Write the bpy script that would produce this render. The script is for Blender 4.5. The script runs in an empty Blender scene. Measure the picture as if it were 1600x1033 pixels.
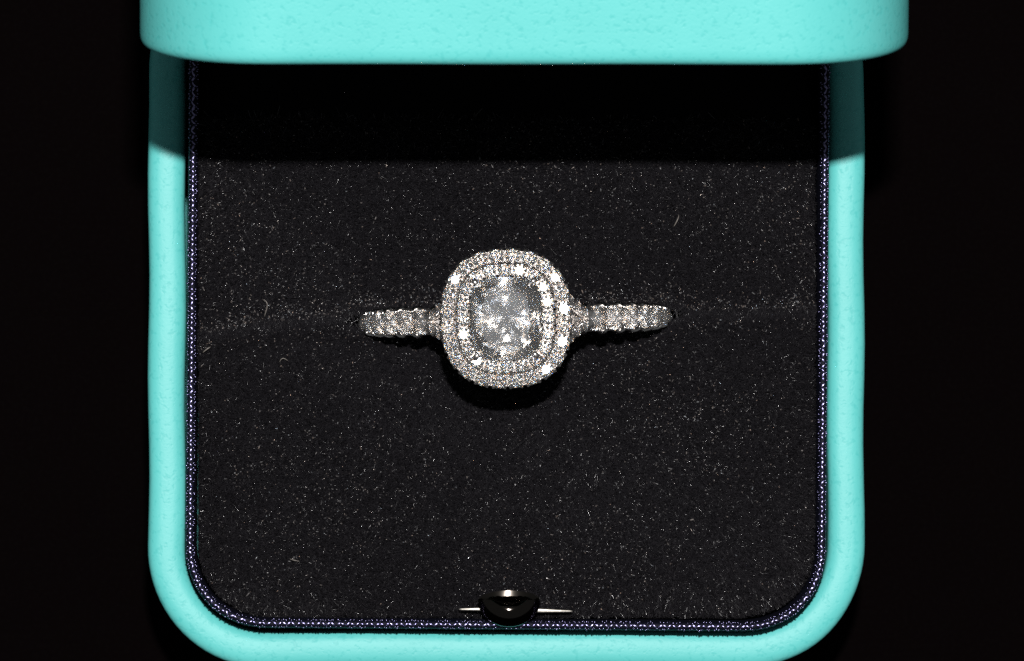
import bpy, bmesh, math, random
import numpy as np
from mathutils import Vector, Matrix
R = math.radians
rng = np.random.default_rng(7)
random.seed(7)
C = bpy.context.scene.collection
# One Blender unit is one centimetre.  Shapes are written in hundredths of 0.43 mm steps ("q") and scaled by K.
K = 0.0043
DIST = 15800.0            # camera distance in q (73 cm)
NX = -366.0               # the camera stands a little to the left of the box centre

# ------------------------------------------------------------------ camera, world, flash
sc = bpy.context.scene
cd = bpy.data.cameras.new('camera'); cam = bpy.data.objects.new('camera', cd); C.objects.link(cam)
cam.location = (NX*K, 0, DIST*K)
cam.rotation_euler = (Vector((0, 0, 0)) - cam.location).to_track_quat('-Z', 'Y').to_euler()
# keep picture "up" along +Y
fw = (Vector((0, 0, 0)) - cam.location).normalized()
rt = fw.cross(Vector((0, 1, 0))).normalized(); up = rt.cross(fw)
cam.rotation_euler = Matrix((rt, up, -fw)).transposed().to_euler()
cd.sensor_width = 36
dist_cm = (cam.location).length
cd.lens = 36*dist_cm/(1600*K)
cd.clip_start = 1; cd.clip_end = 2000
cd.dof.use_dof = True
cd.dof.focus_distance = dist_cm - 290*K
cd.dof.aperture_fstop = 1.5
sc.camera = cam

w = bpy.data.worlds.new('World'); sc.world = w; w.use_nodes = True
bg = w.node_tree.nodes['Background']
bg.inputs[0].default_value = (0.92, 0.97, 1.0, 1); bg.inputs[1].default_value = 0.085

ld = bpy.data.lights.new('camera_flash', 'AREA'); lo = bpy.data.objects.new('camera_flash', ld); C.objects.link(lo)
ld.shape = 'RECTANGLE'; ld.size = 1.7; ld.size_y = 0.8
lo.location = (-170*K, 2330*K, 17000*K)
lo.rotation_euler = (Vector((0, 0, 0)) - lo.location).to_track_quat('-Z', 'Y').to_euler()
ld.energy = 64000; ld.color = (1.0, 0.975, 0.96)

sc.view_settings.view_transform = 'Standard'; sc.view_settings.look = 'None'
sc.view_settings.exposure = 0; sc.view_settings.gamma = 1
cy = sc.cycles
cy.max_bounces = 24; cy.transmission_bounces = 20; cy.glossy_bounces = 8; cy.diffuse_bounces = 3
cy.caustics_refractive = False; cy.caustics_reflective = False
cy.sample_clamp_indirect = 30; cy.blur_glossy = 0.0
cy.use_denoising = False; cy.denoiser = 'OPENIMAGEDENOISE'; cy.denoising_input_passes = 'RGB_ALBEDO_NORMAL'; cy.denoising_prefilter = 'ACCURATE'
sc.cycles_curves.shape = 'THICK' if hasattr(sc, 'cycles_curves') else 'THICK'

def at(px, py, z=0.0):
    """a point of the box at height z, from where it stands in the photo's 1600x1033 grid (q units)"""
    f = (DIST - z)/DIST
    x = (px - 800) - NX; y = 516.5 - py
    return (NX + x*f, y*f)

# ------------------------------------------------------------------ materials
def mat(name):
    m = bpy.data.materials.new(name); m.use_nodes = True
    nt = m.node_tree
    return m, nt, nt.nodes['Principled BSDF'], nt.nodes['Material Output']
def nd(nt, t, **kw):
    n = nt.nodes.new(t)
    for k, v in kw.items():
        if k.startswith('i_'):
            n.inputs[int(k[2:])].default_value = v
        else: setattr(n, k, v)
    return n
def ramp(nt, fac, stops):
    r = nt.nodes.new('ShaderNodeValToRGB')
    e = r.color_ramp.elements
    while len(e) < len(stops): e.new(0.5)
    for s, (p, c) in zip(e, stops): s.position = p; s.color = c
    nt.links.new(fac, r.inputs[0]); return r

def leather_mat():
    m, nt, b, out = mat('turquoise_leather')
    tc = nd(nt, 'ShaderNodeTexCoord')
    v = nd(nt, 'ShaderNodeTexVoronoi', feature='DISTANCE_TO_EDGE'); v.inputs['Scale'].default_value = 14
    n0 = nd(nt, 'ShaderNodeTexNoise'); n0.inputs['Scale'].default_value = 9; n0.inputs['Detail'].default_value = 6
    mp = nd(nt, 'ShaderNodeVectorMath', operation='MULTIPLY_ADD')
    nt.links.new(n0.outputs['Color'], mp.inputs[0]); mp.inputs[1].default_value = (0.12, 0.12, 0.12)
    nt.links.new(tc.outputs['Object'], mp.inputs[2]); nt.links.new(tc.outputs['Object'], n0.inputs['Vector'])
    nt.links.new(mp.outputs[0], v.inputs['Vector'])
    # irregular pores
    n1 = nd(nt, 'ShaderNodeTexNoise'); n1.inputs['Scale'].default_value = 27; n1.inputs['Detail'].default_value = 1.5; n1.inputs['Roughness'].default_value = 0.55
    nt.links.new(tc.outputs['Object'], n1.inputs['Vector'])
    pore = ramp(nt, n1.outputs['Fac'], [(0.28, (0, 0, 0, 1)), (0.46, (1, 1, 1, 1))])
    n2 = nd(nt, 'ShaderNodeTexNoise'); n2.inputs['Scale'].default_value = 2.2; n2.inputs['Detail'].default_value = 4
    nt.links.new(tc.outputs['Object'], n2.inputs['Vector'])
    mix = nd(nt, 'ShaderNodeMix', data_type='RGBA')
    nt.links.new(pore.outputs[0], mix.inputs[0])
    mix.inputs[6].default_value = (0.104, 0.575, 0.55, 1); mix.inputs[7].default_value = (0.135, 0.625, 0.597, 1)
    mix2 = nd(nt, 'ShaderNodeMix', data_type='RGBA', blend_type='MULTIPLY'); mix2.inputs[0].default_value = 1
    r2 = ramp(nt, n2.outputs['Fac'], [(0.3, (0.90, 0.95, 0.95, 1)), (0.7, (1, 1, 1, 1))])
    nt.links.new(mix.outputs[2], mix2.inputs[6]); nt.links.new(r2.outputs[0], mix2.inputs[7])
    nt.links.new(mix2.outputs[2], b.inputs['Base Color'])
    b.inputs['Roughness'].default_value = 0.47; b.inputs['Specular IOR Level'].default_value = 0.4
    nf = nd(nt, 'ShaderNodeTexNoise'); nf.inputs['Scale'].default_value = 48; nf.inputs['Detail'].default_value = 3
    nt.links.new(tc.outputs['Object'], nf.inputs['Vector'])
    ad = nd(nt, 'ShaderNodeMath', operation='MULTIPLY_ADD'); ad.inputs[1].default_value = 0.9
    nt.links.new(nf.outputs['Fac'], ad.inputs[0]); nt.links.new(pore.outputs[0], ad.inputs[2])
    bp = nd(nt, 'ShaderNodeBump'); bp.inputs['Strength'].default_value = 0.13; bp.inputs['Distance'].default_value = 0.008
    nt.links.new(ad.outputs[0], bp.inputs['Height']); nt.links.new(bp.outputs[0], b.inputs['Normal'])
    return m
LEATHER = leather_mat()

def plain(name, col, rough, spec=0.5, metal=0.0, bump=None, coat=0):
    m, nt, b, out = mat(name)
    b.inputs['Base Color'].default_value = (*col, 1); b.inputs['Roughness'].default_value = rough
    b.inputs['Specular IOR Level'].default_value = spec; b.inputs['Metallic'].default_value = metal
    b.inputs['Coat Weight'].default_value = coat
    if bump:
        tc = nd(nt, 'ShaderNodeTexCoord'); n = nd(nt, 'ShaderNodeTexNoise'); n.inputs['Scale'].default_value = bump[0]; n.inputs['Detail'].default_value = 4
        nt.links.new(tc.outputs['Object'], n.inputs['Vector'])
        bp = nd(nt, 'ShaderNodeBump'); bp.inputs['Strength'].default_value = bump[1]; bp.inputs['Distance'].default_value = bump[2]
        nt.links.new(n.outputs['Fac'], bp.inputs['Height']); nt.links.new(bp.outputs[0], b.inputs['Normal'])
        rr = nd(nt, 'ShaderNodeMapRange'); rr.inputs[3].default_value = rough*0.75; rr.inputs[4].default_value = rough*1.25
        nt.links.new(n.outputs['Fac'], rr.inputs[0]); nt.links.new(rr.outputs[0], b.inputs['Roughness'])
    return m
PLATINUM = plain('polished_platinum', (0.86, 0.82, 0.79), 0.36, metal=1.0, bump=(26, 0.25, 0.01))
POLISHED = plain('mirror_polished_platinum', (0.86, 0.83, 0.80), 0.16, metal=1.0, bump=(60, 0.2, 0.004))
CLASP = plain('darkened_polished_steel', (0.075, 0.066, 0.058), 0.11, metal=1.0, bump=(14, 0.05, 0.004))  # bright steel; the dark room it mirrors is put into its colour
STEEL = plain('brushed_steel', (0.72, 0.68, 0.61), 0.42, metal=1.0, bump=(40, 0.2, 0.004))
NAVY = plain('navy_woven_fabric', (0.003, 0.0035, 0.011), 0.6, spec=0.18, bump=(70, 0.5, 0.01))
THREAD = plain('navy_silk_thread', (0.25, 0.235, 0.42), 0.27, metal=1.0, bump=(120, 0.04, 0.004))
VELVET = plain('black_velvet_ground', (0.0045, 0.0042, 0.005), 0.9, spec=0.05, bump=(90, 0.6, 0.02))
SATIN = plain('black_satin_lining', (0.006, 0.006, 0.009), 0.5, spec=0.3, bump=(50, 0.4, 0.01))
TABLE = plain('black_tablecloth', (0.0016, 0.0009, 0.0010), 0.95, spec=0.02, bump=(30, 0.5, 0.02))
LINT = plain('pale_lint', (0.22, 0.20, 0.18), 0.4, bump=(80, 0.1, 0.002))

def pile_mat():
    m, nt, b, out = mat('black_velvet_pile')
    hi = nd(nt, 'ShaderNodeHairInfo')
    r = ramp(nt, hi.outputs['Random'], [(0.0, (0.0100, 0.0094, 0.0112, 1)), (1.0, (0.0180, 0.0168, 0.0195, 1))])
    nt.links.new(r.outputs[0], b.inputs['Base Color'])
    r2 = ramp(nt, hi.outputs['Random'], [(0.0, (0.45,)*3 + (1,)), (0.6, (0.36,)*3 + (1,)), (0.72, (0.24,)*3 + (1,)), (1.0, (0.15,)*3 + (1,))])
    nt.links.new(r2.outputs[0], b.inputs['Roughness'])
    r3 = ramp(nt, hi.outputs['Random'], [(0.0, (0.12,)*3 + (1,)), (0.6, (0.2,)*3 + (1,)), (0.7, (0.9,)*3 + (1,)), (1.0, (1,)*3 + (1,))])
    nt.links.new(r3.outputs[0], b.inputs['Specular IOR Level'])
    return m
PILE = pile_mat()
def glint_mat():
    m, nt, b, out = mat('pile_glint')
    hi = nd(nt, 'ShaderNodeHairInfo')
    b.inputs['Base Color'].default_value = (0.05, 0.045, 0.045, 1); b.inputs['Specular IOR Level'].default_value = 1.0
    r = ramp(nt, hi.outputs['Random'], [(0.0, (1.0, 0.62, 0.42, 1)), (0.14, (1.0, 0.86, 0.74, 1)), (0.5, (1, 1, 1, 1)), (0.85, (0.86, 0.95, 1.0, 1)), (1.0, (0.6, 0.8, 1.0, 1))])  # warm to cool glint colours put into the specular tint
    nt.links.new(r.outputs[0], b.inputs['Specular Tint'])
    mu = nd(nt, 'ShaderNodeMath', operation='MULTIPLY'); mu.inputs[1].default_value = 7.31
    fr = nd(nt, 'ShaderNodeMath', operation='FRACT'); nt.links.new(hi.outputs['Random'], mu.inputs[0]); nt.links.new(mu.outputs[0], fr.inputs[0])
    r2 = ramp(nt, fr.outputs[0], [(0.0, (0.13,)*3 + (1,)), (0.35, (0.22,)*3 + (1,)), (1.0, (0.6,)*3 + (1,))]); nt.links.new(r2.outputs[0], b.inputs['Roughness'])
    return m
GLINT = glint_mat()

def diamond_mat(name, rough, scatter):
    m = bpy.data.materials.new(name); m.use_nodes = True; nt = m.node_tree
    nt.nodes.clear(); out = nt.nodes.new('ShaderNodeOutputMaterial')
    prev = None
    for col, ior in (((1, 0, 0, 1), 2.375), ((0, 1, 0, 1), 2.42), ((0, 0, 1, 1), 2.475)):
        g = nt.nodes.new('ShaderNodeBsdfGlass'); g.distribution = 'MULTI_GGX'
        g.inputs['Color'].default_value = col; g.inputs['IOR'].default_value = ior; g.inputs['Roughness'].default_value = rough
        if prev is None: prev = g
        else:
            a = nt.nodes.new('ShaderNodeAddShader'); nt.links.new(prev.outputs[0], a.inputs[0]); nt.links.new(g.outputs[0], a.inputs[1]); prev = a
    # a little scatter of white diffuse, added to brighten stones as unbuilt facets would
    d = nt.nodes.new('ShaderNodeBsdfDiffuse'); d.inputs['Color'].default_value = (0.90, 0.88, 0.86, 1)
    mx = nt.nodes.new('ShaderNodeMixShader'); mx.inputs[0].default_value = scatter
    nt.links.new(prev.outputs[0], mx.inputs[1]); nt.links.new(d.outputs[0], mx.inputs[2])
    nt.links.new(mx.outputs[0], out.inputs['Surface'])
    return m
DIAMOND = diamond_mat('diamond', 0.16, 0.03)
CENTRE = diamond_mat('crushed_ice_diamond', 0.18, 0.03)
SHANK = diamond_mat('band_diamond', 0.24, 0.04)

# ------------------------------------------------------------------ helpers
def link(name, me, m=None, parent=None, smooth=True):
    if m is not None and not me.materials: me.materials.append(m)
    if smooth is True:
        me.polygons.foreach_set('use_smooth', [True]*len(me.polygons))
    elif smooth:
        me.polygons.foreach_set('use_smooth', [True]*len(me.polygons)); me.set_sharp_from_angle(angle=R(smooth))
    o = bpy.data.objects.new(name, me); C.objects.link(o)
    if parent is not None: o.parent = parent
    return o
def pymesh(name, V, F):
    me = bpy.data.meshes.new(name)
    me.from_pydata([(float(x)*K, float(y)*K, float(z)*K) for x, y, z in V], [], F)
    me.update(); return me
def empty(name, label, cat, loc=(0, 0, 0)):
    o = bpy.data.objects.new(name, None); C.objects.link(o); o.location = [c*K for c in loc]
    o.empty_display_size = 0.2
    o['label'] = label; o['category'] = cat
    return o
def loft(rings, closed_u=True, closed_v=False, cap=False):
    """rings: list of equal-length point lists"""
    V = [p for r in rings for p in r]; n = len(rings[0]); F = []
    m = len(rings)
    for i in range(m if closed_v else m - 1):
        a = i*n; b = ((i + 1) % m)*n
        for j in range(n if closed_u else n - 1):
            k = (j + 1) % n
            F.append((a + j, a + k, b + k, b + j))
    if cap:
        F.append(tuple(range(n - 1, -1, -1))); F.append(tuple(range((m - 1)*n, m*n)))
    return V, F
def tube(path, rad, seg=8, cap=True):
    path = [Vector(p) for p in path]; rings = []
    up = None
    for i, p in enumerate(path):
        t = (path[min(i + 1, len(path) - 1)] - path[max(i - 1, 0)]).normalized()
        if up is None:
            up = Vector((0, 0, 1)) if abs(t.z) < 0.9 else Vector((1, 0, 0))
        s = t.cross(up).normalized(); u2 = s.cross(t); up = u2
        r = rad[i] if hasattr(rad, '__len__') else rad
        rings.append([p + (s*math.cos(2*math.pi*j/seg) + u2*math.sin(2*math.pi*j/seg))*r for j in range(seg)])
    return loft(rings, cap=cap)
def join(parts):
    V, F = [], []
    for v, f in parts:
        o = len(V); V += list(v); F += [tuple(i + o for i in q) for q in f]
    return V, F

# the box outline in plan: rounded square, the same for base and lid
CX = -8.0; HW = 560.0; Y0 = 516.5 - 1043; Y1 = Y0 + 1120; RC = 190.0
def outline(d, nc=20, ne=14, z=0.0, wob=0.0):
    """closed loop, anticlockwise, inset by d from the outer edge"""
    r = max(RC - d, 12.0); x0, x1, y0, y1 = CX - HW + d, CX + HW - d, Y0 + d, Y1 - d
    cs = [(x1 - r, y0 + r, -90), (x1 - r, y1 - r, 0), (x0 + r, y1 - r, 90), (x0 + r, y0 + r, 180)]
    P = []
    for i, (cx, cyy, a0) in enumerate(cs):
        arc = []
        for k in range(nc + 1):
            a = R(a0 + 90*k/nc); e = 1.0 + 0.018*math.sin(2*R(90*k/nc))**2   # a touch squarer than a circle
            arc.append((cx + r*math.cos(a)*e, cyy + r*math.sin(a)*e))
        P += arc
        nx_ = cs[(i + 1) % 4]; a = R(nx_[2]); q = (nx_[0] + r*math.cos(a), nx_[1] + r*math.sin(a)); p = arc[-1]
        for k in range(1, ne):
            t = k/ne; P.append((p[0] + (q[0] - p[0])*t, p[1] + (q[1] - p[1])*t))
    return [(x + wob*math.sin(x*0.013 + y*0.021 + 1.0), y + wob*math.sin(x*0.017 - y*0.011), z) for x, y in P]
RIM = 58.0
def rim_profile(depth, n=16, h=24.0):
    """outer wall, rounded top edge, inner lip : (inset, z) going from the foot up and over"""
    pr = [(14, -depth), (4, -depth + 5), (0, -depth + 16), (0, -depth*0.66), (0, -depth*0.33), (0, -h - 22), (0, -h - 6)]
    for k in range(n + 1):
        a = math.pi*(1 - k/n)
        pr.append((RIM/2 + RIM/2*math.copysign(abs(math.cos(a))**0.72, math.cos(a)), -h + h*max(0, math.sin(a))**0.66))
    pr += [(RIM, -h - 8), (RIM, -h - 60)]
    return pr

# ------------------------------------------------------------------ the ground
V = [(-9000, -9000, -512), (9000, -9000, -512), (9000, 9000, -512), (-9000, 9000, -512)]
tb = link('tabletop', pymesh('tabletop', V, [(0, 1, 2, 3)]), TABLE); tb['kind'] = 'structure'
tb['label'] = 'plain black cloth surface under and around the open ring box'

# ------------------------------------------------------------------ the ring box
box = empty('ring_box', 'open turquoise leather ring box with black velvet cushion and navy braided trim', 'jewellery box', (0, 0, -512))
def boxpart(name, VF, m, smooth=True, parent=None):
    V, F = VF
    if parent is None:
        return link(name, pymesh(name, [(x, y, z + 512) for x, y, z in V], F), m, box, smooth)
    return link(name, pymesh(name, [(x, y, z + 512) for x, y, z in V], F), m, parent, smooth)

rings = [outline(d, z=z, wob=1.3) for d, z in rim_profile(510)]
V, F = loft(rings)
n = len(rings[0])
F.append(tuple(range(n - 1, -1, -1)))
boxpart('base', (V, F), LEATHER, 50)

# lid: the same shell upside down, hinged along the back edge and standing almost upright
LID_ANG = R(79.35); LDEP = 500.0
hy, hz = Y1 - 4, 3.0
def lid_pt(p):
    x, y, z = p           # closed pose: rim at z=0 looking down
    z = -z
    yy, zz = y - hy, z
    x = (x - CX)*1.008 + CX + 5
    a = -LID_ANG          # opens upward and back
    return (x, hy + yy*math.cos(a) - zz*math.sin(a), hz + yy*math.sin(a) + zz*math.cos(a))
pr = rim_profile(LDEP)
rings = [[lid_pt(p) for p in outline(d, z=z, wob=1.3)] for d, z in [(52, -LDEP - 9), (30, -LDEP - 6)] + pr[:1] + pr[1:]]
V, F = loft(rings); F.append(tuple(range(n - 1, -1, -1)))
F = [tuple(reversed(f)) for f in F]
lid = boxpart('lid', (V, F), LEATHER, 50)
rings = [[lid_pt(p) for p in outline(d, z=z)] for d, z in [(60, -40), (62, -120), (66, -300), (76, -420), (120, -455), (260, -470)]]
V, F = loft(rings); F.append(tuple(range((len(rings) - 1)*n, len(rings)*n)))
boxpart('lid_lining', (V, F), SATIN, 50)
boxpart('hinge', tube([(CX - 330, hy + 6, -22), (CX + 330, hy + 6, -22)], 16, 12), CLASP, 40)

# collar lining standing up inside the rim
def turn(p, deg=0.45):
    a = R(-deg); x, y = p[0] - CX, p[1] - 16
    return (CX + x*math.cos(a) - y*math.sin(a), 16 + x*math.sin(a) + y*math.cos(a), p[2])
TZ = 62.0
rings = [[turn(p) for p in outline(d, z=z)] for d, z in [(61, -90), (61, TZ - 8), (63, TZ - 2), (73, TZ - 2), (76, TZ - 12), (78, -90)]]
boxpart('collar', loft(rings), NAVY, 50)
# braided trim on the collar: cord plus stitches
def resample(P, step):
    P = np.array(P); Q = np.vstack([P, P[:1]]); s = np.r_[0, np.cumsum(np.linalg.norm(np.diff(Q, axis=0), axis=1))]
    nn = int(round(s[-1]/step)); t = np.arange(nn)*s[-1]/nn
    return np.stack([np.interp(t, s, Q[:, k]) for k in range(3)], 1)
mid = resample([turn(p) for p in outline(68.5, nc=60, ne=30, z=TZ + 2)], 7.6)
nm = len(mid)
tang = np.roll(mid, -1, 0) - np.roll(mid, 1, 0); tang /= np.linalg.norm(tang, axis=1)[:, None]
nrm = np.stack([tang[:, 1], -tang[:, 0], np.zeros(nm)], 1)
TR = 5.8
rings = [[mid[i] + nrm[i]*TR*math.cos(a) + np.array((0, 0, TR*math.sin(a))) for a in np.linspace(0, 2*math.pi, 10, endpoint=False)] for i in range(nm)]
trim = boxpart('braided_trim', loft(rings, closed_v=True), NAVY, True)
bm = bmesh.new(); bmesh.ops.create_icosphere(bm, subdivisions=2, radius=1)
IV = np.array([v.co[:] for v in bm.verts]); IF = [tuple(v.index for v in f.verts) for f in bm.faces]; bm.free()
VV, FF = [], []
rows = np.array([-95, -50, 0, 50, 95])
for ri, ra in enumerate(rows):
    for i in range(nm):
        if ri != 2 and rng.random() < 0.22: continue      # the outer stitches show only here and there
        t = (0.5 if ri % 2 else 0.0) + rng.normal(0, 0.10)
        j = (i + 1) % nm
        c = mid[i]*(1 - t) + mid[j]*t; mid_row = ri == 2
        tg = tang[i]; nn_ = nrm[i]
        a = R(90 + ra + rng.normal(0, 2.0)); rr = TR + rng.normal(0, 0.5) + (0.8 if mid_row else 0)
        o_ = nn_*math.cos(a) + np.array((0, 0, math.sin(a))); s_ = np.cross(tg, o_)
        sk = (1 if i % 2 else -1)*rng.uniform(0.25, 0.95); mid_row = ri == 2; la, lb = (4.9, 2.0) if mid_row else (1.45, 1.35)
        d1 = tg + s_*sk; d1 /= np.linalg.norm(d1); d2 = np.cross(o_, d1)
        sc_ = rng.uniform(0.85, 1.12)
        pts = c + o_*rr + IV[:, :1]*d1*la*sc_ + IV[:, 1:2]*d2*lb*sc_ + IV[:, 2:3]*o_*(1.5 if mid_row else 1.9)
        b0 = len(VV); VV.extend(pts.tolist()); FF.extend([(x + b0, y + b0, z + b0) for x, y, z in IF])
st = boxpart('stitching', (VV, FF), THREAD, True, trim); st['kind'] = 'stuff'

# ------------------------------------------------------------------ velvet cushions with the slot between them
SLX = np.array([-520, -490, -400, -320, -240, 0, 250, 350, 480, 520.]); SLY = 516.5 - np.array([536, 530, 513, 506, 500, 497, 493, 490.5, 489, 489.])
def slot_y(x): return np.interp(x, SLX, SLY)
RX, RY = 5.0, 16.5     # where the ring stands
def slot_gap(x):
    t = np.clip((284 - np.abs(x - RX))/44, 0, 1); t = t*t*(3 - 2*t)
    return 2.4 + 14.0*t
IN = 79.0
def half_w(y):
    r = RC - IN; yb = Y0 + IN + r
    d = np.clip((yb - y)/r, 0, 1)
    return (HW - IN - r) + r*np.sqrt(np.clip(1 - d*d, 0, 1))
def pad_z(x, y, side):
    """side +1 back cushion, -1 front cushion"""
    s = side*(y - slot_y(x)) - slot_gap(x)
    s = np.maximum(s, 0)
    hw = half_w(y)
    ex = np.maximum(hw - np.abs(x - CX), 0); ey = np.where(side < 0, y - (Y0 + IN), (Y1 - IN) - y); ey = np.maximum(ey, 0)
    z = 26 + 16*np.cos(np.clip((x - CX)/HW, -1, 1)*1.4)*np.cos(np.clip((y - 30)/520, -1, 1)*1.3)
    z = z - 16*np.exp(-ex/22) - 16*np.exp(-ey/22)
    rr = 22.0; q = np.clip(1 - s/rr, 0, 1)
    z = z - rr*(1 - np.sqrt(np.clip(1 - q*q, 0, 1)))
    z = z + 1.6*np.sin(x*0.021 + y*0.013) + 1.2*np.sin(x*0.011 - y*0.027 + 2)
    return z
def cushion(name, side):
    nu, nv = 150, 70
    U = np.linspace(-1, 1, nu)
    T = np.linspace(0, 1, nv)**1.6
    V = []; 
    for v in T:
        if side < 0:
            yb = Y0 + IN
            # follow the slot near it, the straight front edge far from it
            for u in U:
                x = CX + u*(HW - IN); ys = slot_y(x) - slot_gap(x) - 0.01; y = ys + (yb - ys)*v
                x = CX + u*float(half_w(y))
                V.append((x, y, float(pad_z(x, y, side))))
        else:
            yb = Y1 - IN
            for u in U:
                x = CX + u*(HW - IN); ys = slot_y(x) + slot_gap(x) + 0.01; y = ys + (yb - ys)*v
                V.append((x, y, float(pad_z(x, y, side))))
    F = []
    for i in range(nv - 1):
        for j in range(nu - 1):
            a = i*nu + j; q = (a, a + 1, a + nu + 1, a + nu)
            F.append(q if side > 0 else tuple(reversed(q)))
    # skirt
    loop = list(range(nu)) + [i*nu + nu - 1 for i in range(1, nv)] + [(nv - 1)*nu + j for j in range(nu - 2, -1, -1)] + [i*nu for i in range(nv - 2, 0, -1)]
    b0 = len(V)
    for i in loop: V.append((V[i][0], V[i][1], -300.0))
    for k in range(len(loop)):
        a, b = loop[k], loop[(k + 1) % len(loop)]; q = (a, b0 + k, b0 + (k + 1) % len(loop), b)
        F.append(q if side > 0 else tuple(reversed(q)))
    return boxpart(name, (V, F), VELVET, 60)
def pile(parent, side, N):
    xs = rng.uniform(CX - HW + IN, CX + HW - IN, N*2); lo_, hi_ = (Y0 + IN, 30) if side < 0 else (-25, 330)
    ys = rng.uniform(lo_, hi_, N*2)
    # extra along the slot lip
    ne = N//5
    xe = rng.uniform(CX - HW + IN, CX + HW - IN, ne); ye = slot_y(xe) + side*(slot_gap(xe) + rng.exponential(14, ne))
    xs = np.r_[xs[:N], xe]; ys = np.r_[ys[:N], ye]
    s = side*(ys - slot_y(xs)) - slot_gap(xs)
    near = np.clip((310 - np.abs(xs - RX))/40, 0, 1)
    ok = (s > 0.5 + 4*near) & (np.abs(xs - CX) < half_w(ys) - 1)
    xs, ys = xs[ok], ys[ok]; n = len(xs)
    z = pad_z(xs, ys, side); e = 1.0
    gx = (pad_z(xs + e, ys, side) - pad_z(xs - e, ys, side))/(2*e); gy = (pad_z(xs, ys + e, side) - pad_z(xs, ys - e, side))/(2*e)
    gx = np.clip(gx, -3, 3); gy = np.clip(gy, -3, 3)
    nv = np.stack([-gx, -gy, np.ones(n)], 1); nv /= np.linalg.norm(nv, axis=1)[:, None]
    # nap: combed locally, with patches brushed differently
    lean = np.stack([0.30*np.sin(xs*0.008 + ys*0.005), -0.18 + 0.30*np.sin(ys*0.010 + xs*0.006), np.zeros(n)], 1)
    d = nv + lean + rng.normal(0, 0.19, (n, 3)); d /= np.linalg.norm(d, axis=1)[:, None]
    L = rng.uniform(8, 13, n); wild = (rng.random(n) < 0.0012) & (np.abs(xs - CX) < half_w(ys) - 60) & (ys > Y0 + IN + 60); L[wild] *= rng.uniform(1.1, 1.9, wild.sum())
    bend = rng.normal(0, 0.60, (n, 3)); bend[wild] *= 1.8; bend[:, 2] *= 0.4
    curl = rng.random(n) < 0.24; bend[curl, 2] -= rng.uniform(0.5, 1.2, curl.sum()); bend[curl, :2] *= 1.35; L[curl] *= 1.05
    P = np.empty((n, 4, 3)); base = np.stack([xs, ys, z - 2], 1)
    for k, t in enumerate((0, 0.35, 0.7, 1.0)):
        P[:, k] = base + (d*t + bend*t*t*0.8)*L[:, None]
    tip = P[:, 3]; keep = (np.abs(tip[:, 0] - CX) < half_w(tip[:, 1]) + 3) & (tip[:, 1] > Y0 + IN - 3)
    P = P[keep]; n = len(P)
    hc = bpy.data.hair_curves.new('velvet_pile'); hc.add_curves([4]*n)
    P[:, :, 2] += 512
    hc.attributes['position'].data.foreach_set('vector', (P*K).astype(np.float32).ravel())
    ra = hc.attributes.get('radius') or hc.attributes.new('radius', 'FLOAT', 'POINT')
    rad = np.tile(np.array([0.58, 0.56, 0.48, 0.30]), (n, 1))*rng.uniform(0.75, 1.2, (n, 1))*K
    ra.data.foreach_set('value', rad.astype(np.float32).ravel())
    hc.materials.append(PILE)
    o = bpy.data.objects.new('velvet_pile', hc); C.objects.link(o); o.parent = parent; o['kind'] = 'stuff'
    return o
def glints(parent, side, N):  # short stubs added on top of the pile to make flash glints
    xs = rng.uniform(CX - HW + IN, CX + HW - IN, N); ys = rng.uniform((Y0 + IN) if side < 0 else -25, 30 if side < 0 else 330, N)
    den = 0.45 + 0.3*np.sin(xs*0.013 + 1.7*np.sin(ys*0.009)) + 0.25*np.sin(ys*0.019 + xs*0.007 + 2)     # the glint stubs gather in patches
    k0 = rng.random(N) < np.clip(den, 0.12, 1); xs, ys = xs[k0], ys[k0]
    ne = int(N*0.42) if side > 0 else N//10
    xe = rng.uniform(CX - HW + IN, CX + HW - IN, ne); ye = slot_y(xe) + side*(slot_gap(xe) + 3 + rng.exponential(10, ne))
    xs, ys = np.r_[xs, xe], np.r_[ys, ye]
    s = side*(ys - slot_y(xs)) - slot_gap(xs)
    ok = (s > 4) & (np.abs(xs - CX) < half_w(ys) - 2) & (ys > Y0 + IN + 2); xs, ys = xs[ok], ys[ok]; n = len(xs)
    z = pad_z(xs, ys, side) + rng.uniform(6, 11, n)
    d = rng.normal(0, 1, (n, 3)); d[:, 2] *= 0.16; d /= np.linalg.norm(d, axis=1)[:, None]
    L = 1.4 + rng.exponential(0.9, n); c0 = np.stack([xs, ys, z + 512], 1)
    P = np.stack([c0 - d*L[:, None]/2, c0 + np.array((0, 0, 0.25)), c0 + d*L[:, None]/2], 1)
    hc = bpy.data.hair_curves.new('pile_glints'); hc.add_curves([3]*n)
    hc.attributes['position'].data.foreach_set('vector', (P*K).astype(np.float32).ravel())
    ra = hc.attributes.get('radius') or hc.attributes.new('radius', 'FLOAT', 'POINT')
    ra.data.foreach_set('value', (np.tile(np.array([0.6, 0.85, 0.6]), (n, 1))*np.clip(rng.lognormal(-0.1, 0.3, (n, 1)), 0.5, 2.0)*K).astype(np.float32).ravel())
    hc.materials.append(GLINT); o = bpy.data.objects.new('pile_glints', hc); C.objects.link(o); o.parent = parent; o['kind'] = 'stuff'
front = cushion('cushion', -1); back = cushion('cushion', 1)
pile(front, -1, 185000); pile(back, 1, 135000)
glints(front, -1, 5200); glints(back, 1, 4200)

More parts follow.
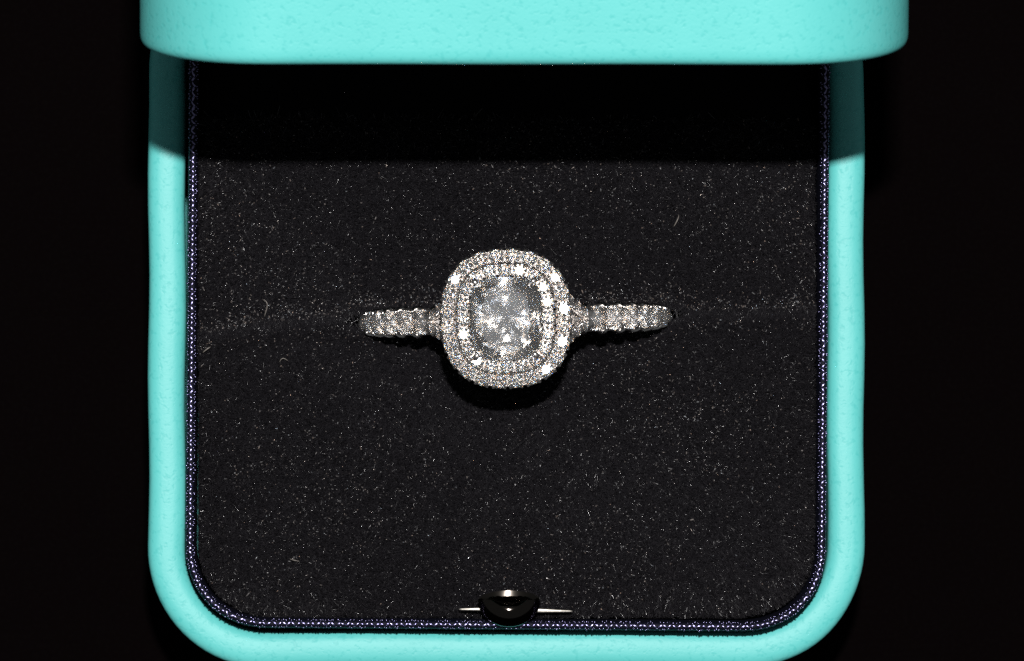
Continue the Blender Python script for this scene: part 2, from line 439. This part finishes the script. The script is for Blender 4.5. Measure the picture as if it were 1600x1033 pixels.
# ------------------------------------------------------------------ clasp
clasp_c = at(796, 938, 100)
def clasp_knob():
    nr, na = 30, 72; A = (0.0, -16.0); V = [(A[0], A[1], 30.0)]; F = []
    for i in range(1, nr + 1):
        q = i/nr
        for j in range(na):
            a = 2*math.pi*j/na; c, s = math.cos(a), math.sin(a)
            bx, by = (48*c, 42*s) if s < 0 else (48*c, 15*s)
            x, y = A[0] + (bx - A[0])*q, A[1] + (by - A[1])*q
            z = 30*(1 - q**2.1)
            if y > 6 - 5*(x/48)**2: z = 14 - 0.0035*x*x - 0.07*(y - 6)      # ledge along the back edge
            V.append((x, y, z))
    for j in range(na): F.append((0, 1 + j, 1 + (j + 1) % na))
    for i in range(nr - 1):
        for j in range(na):
            a = 1 + i*na; b = a + na; k = (j + 1) % na
            F.append((a + j, b + j, b + k, a + k))
    # side skirt
    o = len(V)
    for j in range(na):
        x, y, z = V[1 + (nr - 1)*na + j]; V.append((x*0.93, y*0.93, -22))
    for j in range(na):
        k = (j + 1) % na; a = 1 + (nr - 1)*na
        F.append((a + j, o + j, o + k, a + k))
    return V, F
V, F = clasp_knob()
cx_, cy_ = clasp_c
knob = boxpart('clasp_knob', ([(x + cx_, y + cy_, z + 82) for x, y, z in V], F), CLASP, 40)
pb = at(806, 953, 60)
def squash(VF, zc, f):
    return [(v[0], v[1], zc + (v[2] - zc)*f) for v in VF[0]], VF[1]
boxpart('clasp_plate', squash(tube([(pb[0] - 88, pb[1] + 1, 58), (pb[0] - 84, pb[1] + 1, 60), (pb[0] - 40, pb[1] + 1, 62), (pb[0], pb[1], 63), (pb[0] + 40, pb[1] - 1, 62), (pb[0] + 84, pb[1] - 2, 60), (pb[0] + 88, pb[1] - 2, 58)], [0.5, 1.6, 3.4, 3.4, 3.4, 1.6, 0.5], 14), 60, 0.5), STEEL, 50)

# ------------------------------------------------------------------ cut stones
def polyhedron(planes, size):
    bm = bmesh.new(); bmesh.ops.create_cube(bm, size=size)
    for nrm_, d in planes:
        nv = Vector(nrm_).normalized()
        res = bmesh.ops.bisect_plane(bm, geom=bm.verts[:] + bm.edges[:] + bm.faces[:], dist=1e-6, plane_co=nv*d, plane_no=nv, clear_outer=True)
        ed = [g for g in res['geom_cut'] if isinstance(g, bmesh.types.BMEdge)]
        if len(ed) > 2: bmesh.ops.contextual_create(bm, geom=ed)
    bmesh.ops.remove_doubles(bm, verts=bm.verts[:], dist=size*2e-4)
    bmesh.ops.recalc_face_normals(bm, faces=bm.faces[:])
    return bm
def ring_planes(count, off, ang, h, z0):
    out = []
    for k in range(count):
        f = R(off + 360*k/count); s = math.sin(R(ang)); c = math.cos(R(ang))
        hh = h(f) if callable(h) else h
        up_ = 1 if z0 >= 0 else -1
        out.append(((s*math.cos(f), s*math.sin(f), up_*c), s*hh + c*abs(z0)))
    return out
def brilliant():
    g = 0.03; P = [((0, 0, 1), 0.33)]
    P += ring_planes(16, 11.25, 90, 0.985, 0)
    P += ring_planes(8, 0, 34.5, 1.0, g)
    s22 = math.sin(R(22)); P += [((s22*math.cos(R(22.5 + 45*k)), s22*math.sin(R(22.5 + 45*k)), math.cos(R(22))), s22*0.57*math.cos(R(22.5)) + math.cos(R(22))*0.33) for k in range(8)]
    P += ring_planes(16, 11.25, 42, 0.985, g)
    P += ring_planes(8, 0, 40.75, 1.0, -g)
    P += ring_planes(16, 11.25, 42.6, 0.985, -g)
    bm = polyhedron(P, 4.0)
    me = bpy.data.meshes.new('brilliant'); bm.to_mesh(me); bm.free(); me.materials.append(DIAMOND); return me
def scaled(me, s, name):
    m2 = me.copy(); m2.name = name
    co = np.empty(len(m2.vertices)*3, np.float32); m2.vertices.foreach_get('co', co); m2.vertices.foreach_set('co', co*s); m2.update(); return m2
BR = brilliant()

# ------------------------------------------------------------------ the ring
RZ = 12.0; RR = 236.5
ring = empty('diamond_ring', 'platinum diamond ring with cushion stone and double halo standing in the velvet slot', 'ring', (RX, RY, RZ))
ring.rotation_euler = (0, R(-4.2), R(1.3))
def rpart(name, VF, m=PLATINUM, smooth=40, parent=ring):
    return link(name, pymesh(name, *VF), m, parent, smooth)
def stone(parent, me, pos, nrm_, spin=None, tilt=3.0, name='diamond'):
    o = bpy.data.objects.new(name, me); C.objects.link(o); o.parent = parent
    nv = Vector(nrm_).normalized() + Vector((random.gauss(0, R(tilt)), random.gauss(0, R(tilt)), random.gauss(0, R(tilt))))
    q = nv.normalized().to_track_quat('Z', 'Y') @ Matrix.Rotation(random.uniform(0, 6.28) if spin is None else spin, 3, 'Z').to_quaternion()
    o.location = Vector(pos)*K; o.rotation_euler = q.to_euler()
    return o
def bandw(th):     # half width of the band, by angle from the top (degrees)
    return float(np.interp(abs(th), [0, 20, 33, 45, 60, 72, 80, 86, 92, 110, 180], [14, 19, 22.5, 22, 20.5, 18.5, 16.5, 14, 12.5, 12, 12]))
TH = [34.5, 43.2, 51.9, 60.6, 69.3, 78.0, 86.5]
STEP = 8.7
rings = []
for i in range(0, 720):
    th = -180 + i*0.5
    a = R(th); w_ = bandw(th); at_ = abs(th)
    sc_ = 0.0
    if 30 < at_ < 91:
        sc_ = abs(math.cos(math.pi*(at_ - TH[0])/STEP))        # 1 at stones, 0 at the prongs
        w_ *= 1.0 - 0.10*sc_
    low = 7.0*sc_
    if at_ < 30: w_ *= 0.5
    top = RR - 3 if not 30 < at_ < 91 else RR - 4
    if at_ < 30: top -= 13*min(1, (30 - at_)/3)
    # section: (y, r)
    S = [(-w_*0.55, RR - 36), (-w_*0.9, RR - 30), (-w_, RR - 18), (-w_, top - 5 - low), (-w_*0.93, top - 1 - low), (-w_*0.72, top - low*0.6),
         (0, top - (7 if 30 < at_ < 91 else 0)),
         (w_*0.72, top - low*0.6), (w_*0.93, top - 1 - low), (w_, top - 5 - low), (w_, RR - 18), (w_*0.9, RR - 30), (w_*0.55, RR - 36)]
    rings.append([(r*math.sin(a), y, r*math.cos(a)) for y, r in S])
V, F = loft(rings, closed_v=True)
band = rpart('band', (V, F), smooth=35)
def polar(th, r, y): return (r*math.sin(R(th)), y, r*math.cos(R(th)))
band_me = {}
prong_me = None
for sgn in (-1, 1):
    for th in TH:
        rad = bandw(th)*0.86
        key = round(rad, 1)
        if key not in band_me: band_me[key] = scaled(BR, rad*K, 'shank_brilliant'); band_me[key].materials[0] = SHANK
        stone(band, band_me[key], polar(sgn*th, RR - 1.5, 0), polar(sgn*(th*0.42 - 4), 1, 0), tilt=2.0)
    for k in range(len(TH) + 1):
        th = TH[0] - STEP/2 + k*STEP
        for sy in (-1, 1):
            w_ = bandw(th)
            P = [polar(sgn*th, RR - 19, sy*(w_*1.0)), polar(sgn*th, RR - 9, sy*(w_*1.0)), polar(sgn*th, RR - 2, sy*w_*0.94), polar(sgn*th, RR + 2.5, sy*w_*0.82), polar(sgn*th, RR + 3.0, sy*w_*0.62), polar(sgn*th, RR + 0.5, sy*w_*0.48)]
            rpart('prong', tube(P, [2.6, 2.8, 2.8, 2.6, 2.2, 1.2], 8), POLISHED, smooth=True, parent=band)

# split shoulders
sh_me = scaled(BR, 8.2*K, 'shoulder_brilliant'); sh_me.materials[0] = SHANK
for sgn in (-1, 1):
    for sy in (-1, 1):
        path = [(33, RR - 6, 7), (30, RR - 4, 9.5), (27, RR - 1, 14), (24, RR + 4, 22), (21, RR + 13, 31), (17, RR + 30, 40)]
        P = [polar(sgn*t, r, sy*y) for t, r, y in path]
        sh = rpart('shoulder', tube(P, [9, 9.5, 9.5, 9.2, 8.5, 7], 10), smooth=60)
        for t, r, y in [(28.4, RR + 6, 11.5), (25.2, RR + 9.5, 20.5), (22.0, RR + 16, 30)]:
            stone(sh, sh_me, polar(sgn*t, r, sy*y), (sgn*math.sin(R(t))*0.8, sy*0.18, math.cos(R(t))), tilt=5)
        for t, r, y in [(30.2, RR + 6, 6), (26.8, RR + 9, 10), (26.8, RR + 6, 22), (23.6, RR + 13, 31), (23.4, RR + 12, 19)]:
            bm = bmesh.new(); bmesh.ops.create_icosphere(bm, subdivisions=2, radius=2.4*K); me = bpy.data.meshes.new('bead'); bm.to_mesh(me); bm.free()
            o = link('bead', me, PLATINUM, sh); o.location = Vector(polar(sgn*t, r, sy*y))*K

# head: local frame, origin above the ring top, z up
HZ = 288.0
def selipse(a, b, p, n):
    """n points evenly spaced along a superellipse, with outward normals"""
    t = np.linspace(0, 2*math.pi, 4001)[:-1]
    x = a*np.sign(np.cos(t))*np.abs(np.cos(t))**(2/p); y = b*np.sign(np.sin(t))*np.abs(np.sin(t))**(2/p)
    Q = np.stack([x, y], 1); Q2 = np.vstack([Q, Q[:1]]); s = np.r_[0, np.cumsum(np.linalg.norm(np.diff(Q2, axis=0), axis=1))]
    u = np.arange(n)*s[-1]/n
    P = np.stack([np.interp(u, s, Q2[:, 0]), np.interp(u, s, Q2[:, 1])], 1)
    d = np.roll(P, -1, 0) - np.roll(P, 1, 0); d /= np.linalg.norm(d, axis=1)[:, None]
    return P, np.stack([d[:, 1], -d[:, 0]], 1), s[-1]
HDX, HDY = 0.0, 2.5
def halo(name, a, b, p, nst, z, half, tilt, wall, phase=0.0):
    """a band of pave: metal rail with a fishtail-notched edge, stones, and a bead pair between neighbours"""
    sub = 16; n = nst*sub
    P, N, per = selipse(a, b, p, n)
    ct, st_ = math.cos(R(tilt)), math.sin(R(tilt))
    rings = []
    for i in range(n):
        ph = ((i/sub + phase) % 1.0); dgap = abs(ph - 0.5)*2      # 0 in the gap, 1 at the stone
        no = -4.5*max(0, 1 - dgap/0.22) + 1.2*math.exp(-((dgap - 0.32)/0.14)**2)
        S = [(half - 4, -wall), (half - 1, -wall*0.5), (half + no*0.6, -9), (half + 1.2 + no, -3.0 + 0.2*no), (half - 1.8 + no*0.4, -0.6), (half - 4.5, -4), (0, -8), (-half + 4.5, -4), (-half + 1.8 - no*0.3, -0.6),
             (-half - 0.4 - no*0.6, -2.5), (-half + 0.5, -9), (-half + 2, -wall*0.5), (-half + 4, -wall)]
        rr = []
        for o_, zz in S:
            oo = o_*ct + zz*st_*(1 if zz > -8 else 0.6); z2 = zz*ct - o_*st_ if zz > -10 else zz
            rr.append((P[i, 0] + N[i, 0]*oo + HDX, P[i, 1] + N[i, 1]*oo + HDY, z + z2))
        rings.append(rr)
    h = rpart(name, loft(rings, closed_v=True), smooth=40)
    srad = min(per/nst*0.5*0.95, half*1.0)
    me = scaled(BR, srad*K, 'halo_brilliant')
    for k in range(nst):
        i = int((k + (1 - phase) % 1.0)*sub) % n
        pos = (P[i, 0] + HDX, P[i, 1] + HDY, z + 0.8)
        stone(h, me, pos, (N[i, 0]*st_, N[i, 1]*st_, ct), tilt=3.5)
        i = int((k + (1 - phase) % 1.0 + 0.5)*sub) % n
        for sd in (-1, 1):
            for dt in (-1.9, 1.9):
                T = np.array([-N[i, 1], N[i, 0]]); o_ = sd*(half - 3.6)
                c = P[i] + N[i]*o_*ct + T*dt
                bead_list[name].append((c[0] + HDX, c[1] + HDY, z + 1.6 - o_*st_, 2.1))
    return h
bead_list = {'outer_halo': [], 'inner_halo': []}
def beads(parent, L):
    VV, FF = [], []
    for x, y, z, r in L:
        b0 = len(VV); VV.extend((IV*r*np.array([1, 1, 1.25]) + np.array([x, y, z])).tolist()); FF.extend([(i + b0, j + b0, k + b0) for i, j, k in IF])
    o = rpart('bead_prongs', (VV, FF), smooth=True, parent=parent); o['kind'] = 'stuff'
oh = halo('outer_halo', 89.5, 95.5, 2.48, 24, HZ + 2, 11.6, 13, 46, 0.5)
ih = halo('inner_halo', 65.5, 74.5, 2.85, 20, HZ + 13, 10.4, 8, 44, 0.0)
beads(oh, bead_list['outer_halo']); beads(ih, bead_list['inner_halo'])

# stones whose tables are turned to mirror the flash, for glints
def aim(parent, px, py, off=(0, 0)):
    H = ((cam.location.normalized() + lo.location.normalized())).normalized()
    H = (H + Vector((off[0], off[1], 0))).normalized()
    rm = ring.rotation_euler.to_matrix()
    x, y = at(px, py, 300); loc = rm.inverted() @ (Vector((x - RX, y - RY, 300 - RZ))*K)
    o = min((c for c in parent.children if c.name.startswith('diamond')), key=lambda c: (c.location - loc).xy.length)
    nl = rm.inverted() @ H
    o.rotation_euler = (nl.to_track_quat('Z', 'Y') @ Matrix.Rotation(random.uniform(0, 6), 3, 'Z').to_quaternion()).to_euler()
for px, py, off in ((878, 482, (0, 0)), (880, 524, (0.01, 0)), (850, 573, (0.045, -0.02)), (703, 430, (-0.05, 0.02))): aim(oh, px, py, off)
for px, py, off in ((820, 432, (0, 0)), (857, 480, (0.03, 0.02)), (757, 557, (0.0, -0.02)), (745, 510, (-0.055, 0))): aim(ih, px, py, off)

# centre stone: cushion with a many-faceted pavilion
def cushion_cut():
    random.seed(CSEED)
    a, b = 54.0, 63.5; n = NCUT
    def ring_pts(sc_, z, half, pe, jz=0.0, jr=0.0):
        out = []
        for k in range(n):
            t = 2*math.pi*(k + (0.5 if half else 0) + random.uniform(-jr, jr))/n; c, sn = math.cos(t), math.sin(t)
            m_ = sc_*(abs(c/a)**pe + abs(sn/b)**pe)**(-1/pe)
            out.append((c*m_, sn*m_, z + random.uniform(-jz, jz)))
        return out
    RG = [ring_pts(0.66, 11.5, 0, 3.6), ring_pts(0.84, 7.2, 1, 3.6), ring_pts(1.0, 1.4, 0, 3.9), ring_pts(1.0, -1.4, 0, 3.9)]
    z = -1.4; r0 = 1.0
    for i, r in enumerate(PRING):
        z -= (r0 - r)*57*math.tan(R(44.5 - 6.5*(1 - r))); r0 = r
        RG.append(ring_pts(r, z, (i + 1) % 2, 3.6 - 1.3*(1 - r), CJZ*(0.6 + 0.4*r), 0.18))
    V = [p for q in RG for p in q]; F = [tuple(range(n))]
    for i in range(len(RG) - 1):
        A, B = i*n, (i + 1)*n
        sa = {0: 0, 1: 1, 2: 0, 3: 0}.get(i, (i - 4 + 1) % 2); sb = {0: 1, 1: 0, 2: 0}.get(i, (i - 3 + 1) % 2)
        for k in range(n):
            l = (k + 1) % n
            if sa == sb: F.append((A + k, B + k, B + l, A + l))
            elif sb: F += [(A + k, B + k, A + l), (A + l, B + k, B + l)]
            else: F += [(A + k, B + k, B + l), (A + k, B + l, A + l)]
    c0 = len(V); V.append((0, 0, z - r0*57*math.tan(R(38)))); A = (len(RG) - 1)*n
    for k in range(n): F.append((A + k, c0, A + (k + 1) % n))
    me = pymesh('cushion_cut', V, F); bm = bmesh.new(); bm.from_mesh(me); bmesh.ops.recalc_face_normals(bm, faces=bm.faces[:]); bm.to_mesh(me); bm.free()
    me.materials.append(CENTRE); return me
CSEED = 4
NCUT, CJZ, PRING = 24, 1.9, (0.85, 0.70, 0.55, 0.40, 0.25, 0.12)
CZ = HZ + 18
cst = bpy.data.objects.new('centre_diamond', cushion_cut()); C.objects.link(cst); cst.parent = ring
cst.location = Vector((HDX + 1.0, HDY, CZ))*K; cst.rotation_euler = (R(3.6), R(0.5), 0)
# four claws and the gallery
for sx in (-1, 1):
    for sy in (-1, 1):
        P = [(sx*14, sy*9, 226), (sx*26, sy*28, 240), (sx*38, sy*46, 262), (sx*46, sy*58, 288), (sx*47, sy*59, CZ + 3), (sx*45, sy*56.5, CZ + 9), (sx*41.5, sy*53, CZ + 10)]
        rpart('claw', tube([(x + HDX, y + HDY, z) for x, y, z in P], [6, 5.5, 5.2, 5, 5, 4.6, 2.6], 10), smooth=True)
        P = [(sx*12, sy*6, 226), (sx*40, sy*42, 236), (sx*66, sy*66, 252)]
        rpart('strut', tube([(x + HDX, y + HDY, z) for x, y, z in P], [6, 5, 4.5], 10), smooth=True)
P, N, per = selipse(80, 84, 2.4, 60)
V, F = tube([(x + HDX, y + HDY, 248) for x, y in P] + [(P[0][0] + HDX, P[0][1] + HDY, 248)], 5, 8, cap=False)
rpart('gallery_rail', (V, F), smooth=True)

# ------------------------------------------------------------------ a few loose fibres lying on the velvet
def lint(pts, label, r=0.85):
    W = []
    for px, py, dz in pts:
        z = 26.0
        for _ in range(2):
            x, y = at(px, py, z); z = float(pad_z(np.array(x), np.array(y), 1 if y > slot_y(x) else -1)) + dz
        W.append((x, y, z))
    Pn = np.array(W); t = np.linspace(0, 1, len(Pn)); tt = np.linspace(0, 1, 14)
    co = [np.polyfit(t, Pn[:, k], min(3, len(Pn) - 1)) for k in range(3)]
    Q = [tuple(np.polyval(c, u) for c in co) for u in tt]
    V, F = tube(Q, [r*(1 - 0.5*abs(2*u - 1)**3) for u in tt], 6)
    c0 = Vector(Q[0])
    o = link('lint_fibre', pymesh('lint_fibre', [tuple(Vector(v) - c0) for v in V], F), LINT)
    o.location = c0*K; o['label'] = label; o['category'] = 'lint'; o['group'] = 'loose fibres on the velvet'
lint([(410, 468, 20), (417, 473, 24), (417, 482, 22), (413, 495, 18)], 'hooked pale fibre on the back cushion beside the left end of the slot', 0.7)
lint([(317, 551, 20), (323, 546, 22), (329, 542, 20)], 'short thick pale fibre on the velvet close to the left trim')
lint([(437, 566, 18), (442, 560, 22), (450, 564, 18)], 'small arched pale fibre on the front cushion below the left end of the slot', 0.6)
lint([(1053, 354, 18), (1058, 345, 22), (1061, 337, 20)], 'slightly curved upright pale fibre on the back cushion above the ring', 0.7)
lint([(453, 873, 18), (459, 875, 20), (468, 877, 18)], 'thin straight fibre on the front cushion near the rounded corner of the trim', 0.6)
